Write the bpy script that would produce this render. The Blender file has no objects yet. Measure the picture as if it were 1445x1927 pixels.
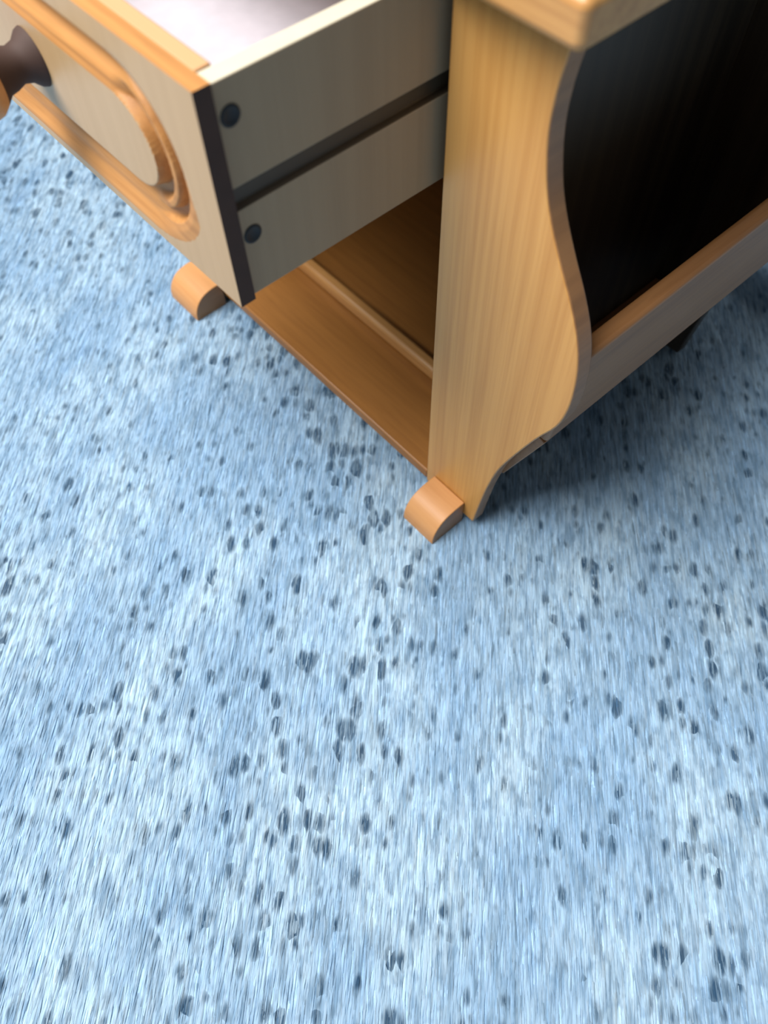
import bpy, bmesh, math, random
import numpy as np
from mathutils import Vector, Matrix, Euler

random.seed(7); np.random.seed(7)
S = bpy.context.scene
COL = S.collection

# ------------------------------------------------------------------ camera
cam_d = bpy.data.cameras.new('camera'); cam = bpy.data.objects.new('camera', cam_d); COL.objects.link(cam)
S.camera = cam
CR = ((0.66501, 0.74665, -0.01670), (-0.64060, 0.58176, 0.50118), (0.38392, -0.32259, 0.86518))  # camera axes, rows = right, up, back
m = Matrix(CR).transposed() if False else Matrix(CR)
rot = Matrix((m[0], m[1], m[2])).transposed()
cam.matrix_world = Matrix.Translation((0.27931, -0.30241, 0.78)) @ rot.to_4x4()
cam_d.sensor_fit = 'VERTICAL'; cam_d.sensor_height = 24.0; cam_d.lens = 24.0 * 1500.0 / 1927.0
cam_d.clip_start = 0.02
cam_d.dof.use_dof = True; cam_d.dof.focus_distance = 0.68; cam_d.dof.aperture_fstop = 3.0

# ------------------------------------------------------------------ light
w = bpy.data.worlds.new('world'); S.world = w; w.use_nodes = True
bg = w.node_tree.nodes['Background']; bg.inputs[0].default_value = (0.9, 0.95, 1.0, 1); bg.inputs[1].default_value = 0.17

def area(name, loc, target, sx, sy, power, color):
    d = bpy.data.lights.new(name, 'AREA'); d.shape = 'RECTANGLE'; d.size = sx; d.size_y = sy; d.energy = power; d.color = color
    o = bpy.data.objects.new(name, d); COL.objects.link(o); o.location = loc
    o.rotation_euler = (Vector(target) - Vector(loc)).to_track_quat('-Z', 'Y').to_euler()
    return o
area('window_light', (-0.8, -1.15, 2.7), (0, 0, 0.2), 2.1, 1.8, 186, (1.0, 0.985, 0.96))

S.view_settings.view_transform = 'Standard'; S.view_settings.look = 'None'
S.view_settings.gamma = 1; S.view_settings.use_curve_mapping = False
S.view_settings.exposure = 0.0
S.cycles.max_bounces = 6

# ------------------------------------------------------------------ materials
def lin(c):
    return tuple(((v / 255) / 12.92 if v / 255 <= 0.04045 else ((v / 255 + 0.055) / 1.055) ** 2.4) for v in c) + (1,)

class NT:
    def __init__(s, name):
        s.m = bpy.data.materials.new(name); s.m.use_nodes = True; s.t = s.m.node_tree; s.b = s.t.nodes['Principled BSDF']
    def n(s, kind, **k):
        nd = s.t.nodes.new(kind)
        for a, v in k.items():
            if a.startswith('i_'): nd.inputs[int(a[2:])].default_value = v
            else: setattr(nd, a, v)
        return nd
    def l(s, a, b): s.t.links.new(a, b)
    def mapr(s, src, a, b, c, d, smooth=False):
        r = s.n('ShaderNodeMapRange'); r.clamp = True
        if smooth: r.interpolation_type = 'SMOOTHSTEP'
        s.l(src, r.inputs[0])
        for i, v in enumerate((a, b, c, d)): r.inputs[i + 1].default_value = v
        return r.outputs[0]
    def mix(s, fac, a, b, mode='MIX'):
        mx = s.n('ShaderNodeMix'); mx.data_type = 'RGBA'; mx.blend_type = mode
        for sock, v in ((mx.inputs[0], fac), (mx.inputs[6], a), (mx.inputs[7], b)):
            if hasattr(v, 'is_output'): s.l(v, sock)
            else: sock.default_value = v
        return mx.outputs[2]
    def math(s, op, a, b=0.0):
        q = s.n('ShaderNodeMath'); q.operation = op
        for i, v in enumerate((a, b)):
            if hasattr(v, 'is_output'): s.l(v, q.inputs[i])
            else: q.inputs[i].default_value = v
        return q.outputs[0]

def wood(name, base, dark, light, axis='z', rough=0.42, grain=1.0, coat=0.15, scale=1.0):
    t = NT(name)
    tc = t.n('ShaderNodeTexCoord'); mp = t.n('ShaderNodeMapping')
    t.l(tc.outputs['Object'], mp.inputs[0])
    sc = {'z': (1, 1, .022), 'x': (.06, 1, 1), 'y': (1, .06, 1)}[axis]
    mp.inputs['Scale'].default_value = tuple(v * scale for v in sc)
    n1 = t.n('ShaderNodeTexNoise'); n1.inputs['Scale'].default_value = 130; n1.inputs['Detail'].default_value = 4; n1.inputs['Distortion'].default_value = .08
    n2 = t.n('ShaderNodeTexNoise'); n2.inputs['Scale'].default_value = 420; n2.inputs['Detail'].default_value = 3
    n3 = t.n('ShaderNodeTexNoise'); n3.inputs['Scale'].default_value = 14; n3.inputs['Detail'].default_value = 2
    for q in (n1, n2, n3): t.l(mp.outputs[0], q.inputs['Vector'])
    c = t.mix(t.mapr(n1.outputs[0], .40, .68, 0, .62 * grain), base, dark)
    c = t.mix(t.mapr(n2.outputs[0], .5, .72, 0, .35 * grain), c, dark)
    c = t.mix(t.mapr(n3.outputs[0], .42, .66, 0, .35 * grain), c, light)
    t.l(c, t.b.inputs['Base Color'])
    t.b.inputs['Roughness'].default_value = rough
    t.b.inputs['Coat Weight'].default_value = coat; t.b.inputs['Coat Roughness'].default_value = .3
    bp = t.n('ShaderNodeBump'); bp.inputs['Strength'].default_value = .06; bp.inputs['Distance'].default_value = .001
    t.l(n2.outputs[0], bp.inputs['Height']); t.l(bp.outputs[0], t.b.inputs['Normal'])
    return t.m

M = {}
M['pine'] = wood('pine_wood', lin((206, 150, 80)), lin((180, 120, 54)), lin((214, 164, 96)), coat=.04)
M['pine_x'] = wood('pine_wood_lengthwise', lin((200, 146, 84)), lin((166, 110, 56)), lin((216, 166, 104)), 'x')
M['pine_y'] = wood('pine_wood_deep', lin((158, 110, 66)), lin((128, 86, 50)), lin((170, 124, 80)), 'y')
M['edge'] = wood('orange_lacquered_edge', lin((188, 132, 72)), lin((144, 92, 42)), lin((200, 150, 94)), 'x', .6, .8, 0)
M['foot'] = wood('foot_wood', lin((204, 146, 90)), lin((182, 120, 66)), lin((214, 164, 112)), 'x', .5, .6, .08)
M['front'] = wood('beige_drawer_front', lin((184, 150, 108)), lin((168, 134, 92)), lin((192, 162, 124)), 'z', .45, .5, .1)
M['box'] = wood('pale_drawer_box', lin((156, 138, 112)), lin((136, 118, 94)), lin((166, 150, 124)), 'z', .6, .4, 0)
M['dark'] = wood('shade_darkened_board', lin((58, 47, 34)), lin((22, 17, 12)), lin((84, 70, 54)), 'z', .42, 1.4, .05, .5)  # deep shade of the magazine pocket put into the board colour
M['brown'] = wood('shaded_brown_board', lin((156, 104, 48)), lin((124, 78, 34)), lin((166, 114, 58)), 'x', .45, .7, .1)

def plain(name, c, rough=.4, metal=0, noise=.08):
    t = NT(name); tc = t.n('ShaderNodeTexCoord'); nz = t.n('ShaderNodeTexNoise'); nz.inputs['Scale'].default_value = 60
    t.l(tc.outputs['Object'], nz.inputs['Vector'])
    a = lin(c); b = tuple(v * (1 - noise * 2) for v in a[:3]) + (1,)
    t.l(t.mix(nz.outputs[0], a, b), t.b.inputs['Base Color']); t.b.inputs['Roughness'].default_value = rough; t.b.inputs['Metallic'].default_value = metal
    return t.m
M['white'] = plain('white_drawer_lining', (208, 202, 210), .4)
M['cream'] = plain('cream_board_edge', (212, 203, 180), .5)
M['fitting'] = plain('blackened_fitting', (12, 22, 30), .6)
M['runner'] = plain('runner_groove_shade', (70, 60, 46), .5)  # drawer box wood with the recess shade put into its colour
M['lip'] = wood('pale_orange_board_edge', lin((202, 156, 112)), lin((190, 138, 88)), lin((212, 174, 138)), 'x', .5, .8, 0, .3)
M['stile'] = plain('end_grain_and_neck_shade', (70, 48, 40), .75, 0, .2)  # end faces of the drawer front, and painted shade on the knob neck

PILE = -math.radians(46)
def carpet(name, fibre):
    t = NT(name)
    g = t.n('ShaderNodeNewGeometry'); mp = t.n('ShaderNodeMapping'); mp.vector_type = 'TEXTURE'
    mp.inputs['Rotation'].default_value = (0, 0, PILE); mp.inputs['Scale'].default_value = (2.0, 1, 1)
    t.l(g.outputs['Position'], mp.inputs[0])
    fl = t.n('ShaderNodeVectorMath'); fl.operation = 'MULTIPLY'; fl.inputs[1].default_value = (1, 1, 0); t.l(mp.outputs[0], fl.inputs[0])
    P = fl.outputs[0]
    def noise(s, d=2, r=.5):
        q = t.n('ShaderNodeTexNoise'); q.inputs['Scale'].default_value = s; q.inputs['Detail'].default_value = d; q.inputs['Roughness'].default_value = r
        t.l(P, q.inputs['Vector']); return q.outputs[0]
    vo = t.n('ShaderNodeTexVoronoi'); vo.inputs['Scale'].default_value = 92; vo.inputs['Randomness'].default_value = 1
    dn = t.n('ShaderNodeTexNoise'); dn.inputs['Scale'].default_value = 120; t.l(P, dn.inputs['Vector'])
    ad = t.n('ShaderNodeVectorMath'); ad.operation = 'MULTIPLY_ADD'; ad.inputs[1].default_value = (.006, .006, 0); t.l(dn.outputs['Color'], ad.inputs[0]); t.l(P, ad.inputs[2])
    t.l(ad.outputs[0], vo.inputs['Vector'])
    sep = t.n('ShaderNodeSeparateColor'); t.l(vo.outputs['Color'], sep.inputs[0])
    big = noise(4, 2)
    thr = t.math('MULTIPLY', t.math('POWER', sep.outputs[0], 1.3), .58)
    thr = t.math('MULTIPLY', thr, t.mapr(big, .35, .62, .55, 1.2))
    d = t.math('SUBTRACT', vo.outputs['Distance'], thr)
    sp1 = t.mapr(d, -.24, .16, 1, 0, True)
    sp2 = t.mapr(noise(130, 2), .54, .68, 0, 1)
    sp3 = t.mapr(noise(45, 3), .52, .68, 0, 1)
    light = lin((172, 204, 229)); pale = lin((198, 223, 239)); mid = lin((116, 153, 184)); dk = lin((38, 78, 112))
    c = t.mix(t.mapr(noise(9, 2), .4, .6, 0, 1), light, pale)
    c = t.mix(t.math('MULTIPLY', sp3, .40), c, mid)
    c = t.mix(t.math('MULTIPLY', sp2, .40), c, mid)
    st = t.n('ShaderNodeVectorMath'); st.operation = 'MULTIPLY'; st.inputs[1].default_value = (.3, 1, 1); t.l(P, st.inputs[0])
    sn = t.n('ShaderNodeTexNoise'); sn.inputs['Scale'].default_value = 190; sn.inputs['Detail'].default_value = 3; t.l(st.outputs[0], sn.inputs['Vector'])
    c = t.mix(t.mapr(sn.outputs[0], .48, .64, 0, .52), c, mid)
    dark_patch = t.n('ShaderNodeVectorMath'); dark_patch.operation = 'DISTANCE'; dark_patch.inputs[1].default_value = (.01, .575, 0); t.l(g.outputs['Position'], dark_patch.inputs[0])  # irregular darker blue patch on the carpet
    c = t.mix(t.mapr(t.math('ADD', dark_patch.outputs['Value'], t.math('MULTIPLY', noise(22, 3), .06)), .055, .085, .65, 0, True), c, dk)
    if fibre:
        at = t.n('ShaderNodeAttribute'); at.attribute_name = 'tint'
        c = t.mix(t.math('MULTIPLY', t.math('MULTIPLY', sp1, .92), at.outputs['Alpha']), c, dk)
        c = t.mix(1.0, c, at.outputs['Color'], 'MULTIPLY')
    else:
        c = t.mix(t.math('MULTIPLY', sp1, .85), c, dk)
        c = t.mix(1.0, c, (.9, .93, .96, 1), 'MULTIPLY')
        bp = t.n('ShaderNodeBump'); bp.inputs['Distance'].default_value = .004; bp.inputs['Strength'].default_value = .5
        q = t.n('ShaderNodeTexNoise'); q.inputs['Scale'].default_value = 300; t.l(P, q.inputs['Vector'])
        t.l(q.outputs[0], bp.inputs['Height']); t.l(bp.outputs[0], t.b.inputs['Normal'])
    t.l(c, t.b.inputs['Base Color']); t.b.inputs['Roughness'].default_value = .8
    t.b.inputs['Specular IOR Level'].default_value = .25
    if fibre:
        tr = t.n('ShaderNodeBsdfTranslucent'); t.l(c, tr.inputs[0]); ms = t.n('ShaderNodeMixShader'); ms.inputs[0].default_value = .4
        t.l(t.b.outputs[0], ms.inputs[1]); t.l(tr.outputs[0], ms.inputs[2]); t.l(ms.outputs[0], t.t.nodes['Material Output'].inputs[0])
    return t.m
M['carpet'] = carpet('speckled_blue_carpet_base', False)
M['pile'] = carpet('speckled_blue_carpet_pile', True)

# ------------------------------------------------------------------ builders
ROOT_LOC = Vector((-0.25, 0.21, 0.0))
def mesh_obj(name, bm, mat, parent=None, bevel=0.0, seg=2, smooth=True, origin=None):
    bmesh.ops.recalc_face_normals(bm, faces=bm.faces)
    base = ROOT_LOC if parent is not None else Vector((0, 0, 0))
    bmesh.ops.translate(bm, verts=bm.verts, vec=-base)
    me = bpy.data.meshes.new(name); bm.to_mesh(me); bm.free()
    mats = mat if isinstance(mat, (list, tuple)) else [mat]
    for q in mats: me.materials.append(M[q])
    o = bpy.data.objects.new(name, me); COL.objects.link(o)
    if parent is not None: o.parent = parent
    if bevel:
        b = o.modifiers.new('bevel', 'BEVEL'); b.width = bevel; b.segments = seg; b.limit_method = 'ANGLE'; b.angle_limit = math.radians(40)
    if smooth:
        for p in me.polygons: p.use_smooth = True
        try: me.set_sharp_from_angle(angle=math.radians(40))
        except Exception: pass
    return o

def box(bm, x0, x1, y0, y1, z0, z1, mi=0):
    v = [bm.verts.new((x, y, z)) for x in (x0, x1) for y in (y0, y1) for z in (z0, z1)]
    for f in ((0, 1, 3, 2), (4, 6, 7, 5), (0, 4, 5, 1), (2, 3, 7, 6), (0, 2, 6, 4), (1, 5, 7, 3)):
        bm.faces.new([v[i] for i in f]).material_index = mi
def prism(bm, pts, axis, a, b, mi_side=0, mi_cap=0):
    """pts = 2-D outline; axis 'y': pts are (x,z); axis 'x': pts are (y,z)"""
    def P(p, t): return (p[0], t, p[1]) if axis == 'y' else (t, p[0], p[1])
    A = [bm.verts.new(P(p, a)) for p in pts]; B = [bm.verts.new(P(p, b)) for p in pts]
    n = len(pts)
    bm.faces.new(A).material_index = mi_cap; bm.faces.new(B[::-1]).material_index = mi_cap
    for i in range(n):
        bm.faces.new((A[i], B[i], B[(i + 1) % n], A[(i + 1) % n])).material_index = mi_side
def spline(pts, k=4):
    out = []
    n = len(pts)
    for i in range(n - 1):
        p0 = pts[max(i - 1, 0)]; p1 = pts[i]; p2 = pts[i + 1]; p3 = pts[min(i + 2, n - 1)]
        for j in range(k):
            t = j / k
            out.append(tuple(.5 * ((2 * p1[a]) + (-p0[a] + p2[a]) * t + (2 * p0[a] - 5 * p1[a] + 4 * p2[a] - p3[a]) * t * t + (-p0[a] + 3 * p1[a] - 3 * p2[a] + p3[a]) * t ** 3) for a in (0, 1)))
    out.append(pts[-1]); return out
def lathe(bm, prof, center, axis='y', n=28):
    rings = []
    for r, h in prof:
        ring = []
        for i in range(n):
            a = 2 * math.pi * i / n
            if axis == 'y': ring.append(bm.verts.new((center[0] + r * math.cos(a), center[1] + h, center[2] + r * math.sin(a))))
            else: ring.append(bm.verts.new((center[0] + h, center[1] + r * math.cos(a), center[2] + r * math.sin(a))))
        rings.append(ring)
    for a, b in zip(rings, rings[1:]):
        for i in range(n): bm.faces.new((a[i], a[(i + 1) % n], b[(i + 1) % n], b[i]))
    bm.faces.new(rings[0]); bm.faces.new(rings[-1][::-1])

# ------------------------------------------------------------------ floor
bm = bmesh.new()
v = [bm.verts.new(p) for p in ((-3, -2.5, 0), (2.5, -2.5, 0), (2.5, 3, 0), (-3, 3, 0))]
bm.faces.new(v)
floor = mesh_obj('floor', bm, 'carpet', smooth=False); floor['kind'] = 'structure'
floor['label'] = 'pale blue carpet speckled with dark blue flecks, brushed one way'

# carpet pile: one strip per tuft, all brushed the same way
def pile():
    N = 300000
    quad = np.array([(-1.75, .05), (.02, -.85), (.85, -.15), (.30, .95), (-.45, 1.5), (-1.1, 1.2)])
    lo = quad.min(0); hi = quad.max(0)
    pts = np.zeros((0, 2))
    def inside(p):
        r = np.zeros(len(p), bool); n = len(quad)
        for i in range(n):
            a = quad[i]; b = quad[(i + 1) % n]
            c = ((a[1] > p[:, 1]) != (b[1] > p[:, 1])) & (p[:, 0] < (b[0] - a[0]) * (p[:, 1] - a[1]) / (b[1] - a[1] + 1e-12) + a[0])
            r ^= c
        return r
    while len(pts) < N:
        p = lo + np.random.rand(N, 2) * (hi - lo); pts = np.vstack([pts, p[inside(p)]])
    pts = pts[:N]
    for x0, x1, y0, y1 in ((-.052, .004, -.004, .10), (-.513, -.445, -.004, .10)):
        k = (pts[:, 0] > x0) & (pts[:, 0] < x1) & (pts[:, 1] > y0) & (pts[:, 1] < y1); pts = pts[~k]
    n = len(pts)
    ang = PILE + np.random.normal(0, .035, n)
    L = np.random.uniform(.018, .048, n); wd = np.random.uniform(.0007, .0015, n)
    d = np.stack([np.cos(ang), np.sin(ang)], 1); s = np.stack([-d[:, 1], d[:, 0]], 1)
    h = np.random.uniform(.0007, .0017, n); tilt = np.random.uniform(-.00010, .00010, n)
    V = np.zeros((n, 6, 3), np.float32)
    bend = np.random.normal(0, .0004, n)
    for k, (t, wz, hz) in enumerate(((-.5, .6, .25), (0, 1, 1), (.5, .35, .45))):
        c = pts + d * (L * t)[:, None] + s * (bend * (1 - abs(t) * 2))[:, None]
        for q, sg in enumerate((-1, 1)):
            V[:, k * 2 + q, :2] = c + s * (sg * wd * wz / 2 * 1.3)[:, None]
            V[:, k * 2 + q, 2] = np.maximum(h * hz + sg * tilt, .0003)
    idx = np.arange(n)[:, None] * 6
    F = np.concatenate([idx + np.array([[0, 2, 3, 1]]), idx + np.array([[2, 4, 5, 3]])], 1).astype(np.int32)
    me = bpy.data.meshes.new('carpet_pile')
    me.vertices.add(n * 6); me.vertices.foreach_set('co', V.ravel())
    me.loops.add(n * 8); me.loops.foreach_set('vertex_index', F.ravel())
    me.polygons.add(n * 2); me.polygons.foreach_set('loop_start', np.arange(0, n * 8, 4, dtype=np.int32))
    me.update(calc_edges=True)
    at = me.attributes.new('tint', 'FLOAT_COLOR', 'POINT')
    b = np.clip(np.random.normal(1.0, .09, n), .6, 1.2)
    pale = np.random.rand(n) < .10; b[pale] *= 1.15
    dark = np.random.rand(n) < .03; b[dark] *= .7
    hue = np.random.normal(0, .02, n)
    C = np.stack([b * (1 + hue), b, b * (1 - hue * .5), np.clip(np.random.normal(.72, .32, n), 0, 1)], 1)
    at.data.foreach_set('color', np.repeat(C, 6, 0).astype(np.float32).ravel())
    me.materials.append(M['pile'])
    o = bpy.data.objects.new('carpet_pile', me); COL.objects.link(o); o.parent = floor; o['kind'] = 'stuff'
pile()

# ------------------------------------------------------------------ side table
table = bpy.data.objects.new('side_table', None); COL.objects.link(table); table.location = ROOT_LOC
table['label'] = 'wooden side table with pulled-out drawer and curved magazine rack, standing on blue carpet'
table['category'] = 'table'

TOPZ = .554
prof = [(.0300, .556), (.0279, .534), (.0255, .520), (.0240, .505), (.0238, .4877), (.0262, .4690), (.0313, .4482), (.0395, .4285), (.0525, .4050),
        (.0660, .3828), (.0773, .3600), (.0845, .3370), (.0877, .3122), (.0875, .2852), (.0820, .2580), (.0668, .2252), (.0490, .1810),
        (.0345, .1399), (.0257, .0992), (.0200, .0600), (.0145, .014)]
outline = [(-.0600, .014), (-.0600, .556)] + spline(prof, 4)
for y0, y1 in ((.047, .063), (.405, .421)):
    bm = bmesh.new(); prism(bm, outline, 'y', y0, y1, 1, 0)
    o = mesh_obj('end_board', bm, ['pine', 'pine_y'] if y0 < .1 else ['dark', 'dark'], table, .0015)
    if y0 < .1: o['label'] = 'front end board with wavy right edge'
    else: o['label'] = 'rear end board, colour darkened for the shade in the rack'

# side panels of the cabinet
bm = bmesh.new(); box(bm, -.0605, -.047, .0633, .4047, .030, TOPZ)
o = mesh_obj('inner_side_panel', bm, 'dark', table, .001); o['label'] = 'grained board behind the magazine rack, colour darkened for shade'
bm = bmesh.new(); box(bm, -.507, -.4915, .047, .421, .014, TOPZ)
mesh_obj('side_panel', bm, 'pine', table, .0015)
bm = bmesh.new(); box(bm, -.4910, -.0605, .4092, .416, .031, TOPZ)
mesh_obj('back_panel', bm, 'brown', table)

# lower shelf with a rounded batten
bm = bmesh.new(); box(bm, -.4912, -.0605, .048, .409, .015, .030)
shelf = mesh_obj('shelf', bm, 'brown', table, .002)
bm = bmesh.new(); box(bm, -.4905, -.0625, .140, .156, .0301, .050)
bt = mesh_obj('batten', bm, 'pine_x', shelf, .005, 3); bt['label'] = 'light rounded strip across the shelf'

# feet: convex nose sticking out in front
nose = [(.0, .0), (.0005, .010), (.003, .019), (.008, .027), (.015, .033), (.024, .0365), (.0335, .038), (.0465, .038), (.0465, .0), (.030, .0)]
def foot(x0, x1, front=True):
    bm = bmesh.new()
    pts = nose if front else [(.468 - a, b) for a, b in nose]
    prism(bm, spline(pts[:7], 3) + pts[7:9] if front else spline(pts[:7], 3) + pts[7:9], 'x', x0, x1, 0, 1)
    return mesh_obj('foot', bm, ['foot', 'pine_y'], table, .001)
for a, b in ((-.047, .0), (-.509, -.4485)):
    foot(a, b); foot(a, b, False)

# magazine rack: outer board, floor board
bm = bmesh.new()
th = .016
o0 = Vector((.0668, .203)); o1 = Vector((.0805, .322)); dn = (o1 - o0).normalized(); nn = Vector((-dn.y, dn.x))
pr = [o0, o1, o1 + nn * th, o0 + nn * th]
prism(bm, [(p.x, p.y) for p in pr], 'y', .0632, .4048)
o = mesh_obj('rack_board', bm, 'pine_y', table, .004, 3); o['label'] = 'long board closing the magazine rack'
bm = bmesh.new()
o0 = Vector((.0295, .112)); o1 = Vector((.0660, .2025)); dn = (o1 - o0).normalized(); nn = Vector((-dn.y, dn.x))
prism(bm, [(p.x, p.y) for p in (o0, o1, o1 + nn * .012, o0 + nn * .012)], 'y', .0632, .4048)
mesh_obj('rack_board', bm, 'pine_y', table, .001)
bm = bmesh.new(); box(bm, -.047, .018, .0632, .4048, .085, .097)
mesh_obj('rack_floor', bm, 'pine_y', table, .001)

# table top with rounded edge
bm = bmesh.new(); box(bm, -.535, .054, .019, .442, TOPZ + .0005, TOPZ + .0275)
# round the vertical corners a little before the edge rounding
ve = [e for e in bm.edges if abs((e.verts[0].co - e.verts[1].co).normalized().z) > .9]
bmesh.ops.bevel(bm, geom=ve, offset=.006, segments=4, affect='EDGES', profile=.5)
mesh_obj('table_top', bm, 'pine_x', table, .009, 5)

# ------------------------------------------------------------------ drawer
DX0, DX1 = -.484, -.066
FY = -.127
CX, CZ = -.275, .474
UP = [(-.02, .0015), (-.001, .0015), (.004, .0), (.018, -.0075), (.0205, -.0075), (.0235, -.0005), (.026, 0), (.2, 0)]
LOW = [(-.02, .0015), (-.001, .0015), (.0025, -.008), (.006, -.0085), (.022, -.0045), (.036, .0005), (.2, .001)]
END = [(-.02, .0015), (-.001, .0015), (.0015, -.0085), (.006, -.0085), (.011, -.0012), (.0145, -.0012), (.017, -.0090), (.0215, -.0090), (.025, -.001), (.030, 0), (.2, 0)]
def prof_at(P, d):
    for (a, b), (c, e) in zip(P, P[1:]):
        if d <= c:
            t = max(0, (d - a) / (c - a)); t = t * t * (3 - 2 * t)
            return b + (e - b) * t
    return 0
def ring_h(x, z):
    dx = abs(x - CX) - .112; dz = z - CZ
    if dx < 0: d = abs(dz) - .031; we = 0
    else:
        ln = math.hypot(dx, dz) + 1e-6; d = math.hypot(dx * .9, dz) - .031; we = min(1, (dx / ln) * 1.25)
    we = we * we * (3 - 2 * we)
    return prof_at(UP if dz > 0 else LOW, d) * (1 - we) + prof_at(END, d) * we, d
bm = bmesh.new()
NX, NZ = 420, 150
Z0, Z1 = .400, .546
grid = []
dd = {}
for i in range(NX + 1):
    row = []
    for j in range(NZ + 1):
        x = DX0 + (DX1 - DX0) * i / NX; z = Z0 + (Z1 - Z0) * j / NZ
        h, d = ring_h(x, z)
        vv = bm.verts.new((x, FY - h, z)); dd[vv] = d; row.append(vv)
    grid.append(row)
for i in range(NX):
    for j in range(NZ):
        f = bm.faces.new((grid[i][j], grid[i + 1][j], grid[i + 1][j + 1], grid[i][j + 1]))
        dm = sum(dd[q] for q in f.verts) / 4
        f.material_index = 1 if -.001 < dm < (.0255 + .0105 * min(1, max(0, (CZ - sum(q.co.z for q in f.verts) / 4) / .03))) else 0
# back of the front board
b = [bm.verts.new(p) for p in ((DX0, -.1155, Z0), (DX1, -.1155, Z0), (DX1, -.1155, Z1), (DX0, -.1155, Z1))]
bm.faces.new(b)
f = bm.faces.new([grid[i][NZ] for i in range(NX + 1)] + [b[2], b[3]]); f.material_index = 1
f = bm.faces.new([grid[i][0] for i in range(NX + 1)][::-1] + [b[0], b[1]]); f.material_index = 1
f = bm.faces.new([grid[NX][j] for j in range(NZ + 1)][::-1] + [b[1], b[2]]); f.material_index = 2
f = bm.faces.new([grid[0][j] for j in range(NZ + 1)] + [b[3], b[0]]); f.material_index = 2
drawer = mesh_obj('drawer', bm, ['front', 'edge', 'stile'], table)
drawer['label'] = 'pulled-out drawer with carved beige front'

def side(x0, x1, gx):
    # profile in x,z with a groove for the runner on the outer face (gx = depth, towards the inside)
    out = x1 if gx > 0 else x0; inn = x0 if gx > 0 else x1
    pts = [(inn, .4015), (out, .4015), (out, .4665), (out - gx, .4690), (out - gx, .4800), (out, .4815), (out, .5440), (inn, .5440)]
    bm = bmesh.new(); prism(bm, pts, 'y', -.1153, .23)
    for f in bm.faces:
        if f.calc_center_median().z > .5439: f.material_index = 1
        c = f.calc_center_median()
        if .467 < c.z < .482 and f.calc_area() < .012 and abs(c.x - (out - gx)) < .0026: f.material_index = 2  # groove faces get the colour with recess shade in it

    return mesh_obj('drawer_side', bm, ['box', 'cream', 'runner'], drawer, .0008)
side(-.0815, -.0685, .004); side(-.4815, -.4685, -.004)
bm = bmesh.new(); box(bm, -.468, -.082, -.1153, -.104, .404, .545)
mesh_obj('drawer_inner_front', bm, 'lip', drawer, .001)
bm = bmesh.new(); box(bm, -.468, -.082, -.1035, .217, .408, .413)
mesh_obj('drawer_bottom', bm, 'white', drawer)
bm = bmesh.new(); box(bm, -.468, -.082, .2175, .2298, .4135, .540)
mesh_obj('drawer_back', bm, 'box', drawer)
for y, z in ((-.1065, .5235), (-.1070, .4465)):
    bm = bmesh.new(); lathe(bm, [(.0065, -.003), (.0065, .0003), (.0058, .0008), (.0046, .0008), (.0040, .0004), (.0008, .0003)], (-.0685, y, z), 'x', 24)
    s = mesh_obj('screw_fitting', bm, 'fitting', drawer); s['label'] = 'round dark fixing in the drawer side'
# turned wooden knob
bm = bmesh.new()
lathe(bm, [(.019, .0), (.018, -.003), (.0135, -.008), (.012, -.014), (.014, -.020), (.015, -.026), (.020, -.032), (.0235, -.037), (.0245, -.042), (.0225, -.047), (.016, -.0505), (.006, -.0515)], (CX, FY - .0016, CZ + .002), 'y', 36)
for f in bm.faces:
    if f.calc_center_median().y > FY - .0340: f.material_index = 1  # neck and back of the head coloured dark for their shade
mesh_obj('knob', bm, ['foot', 'stile'], drawer)
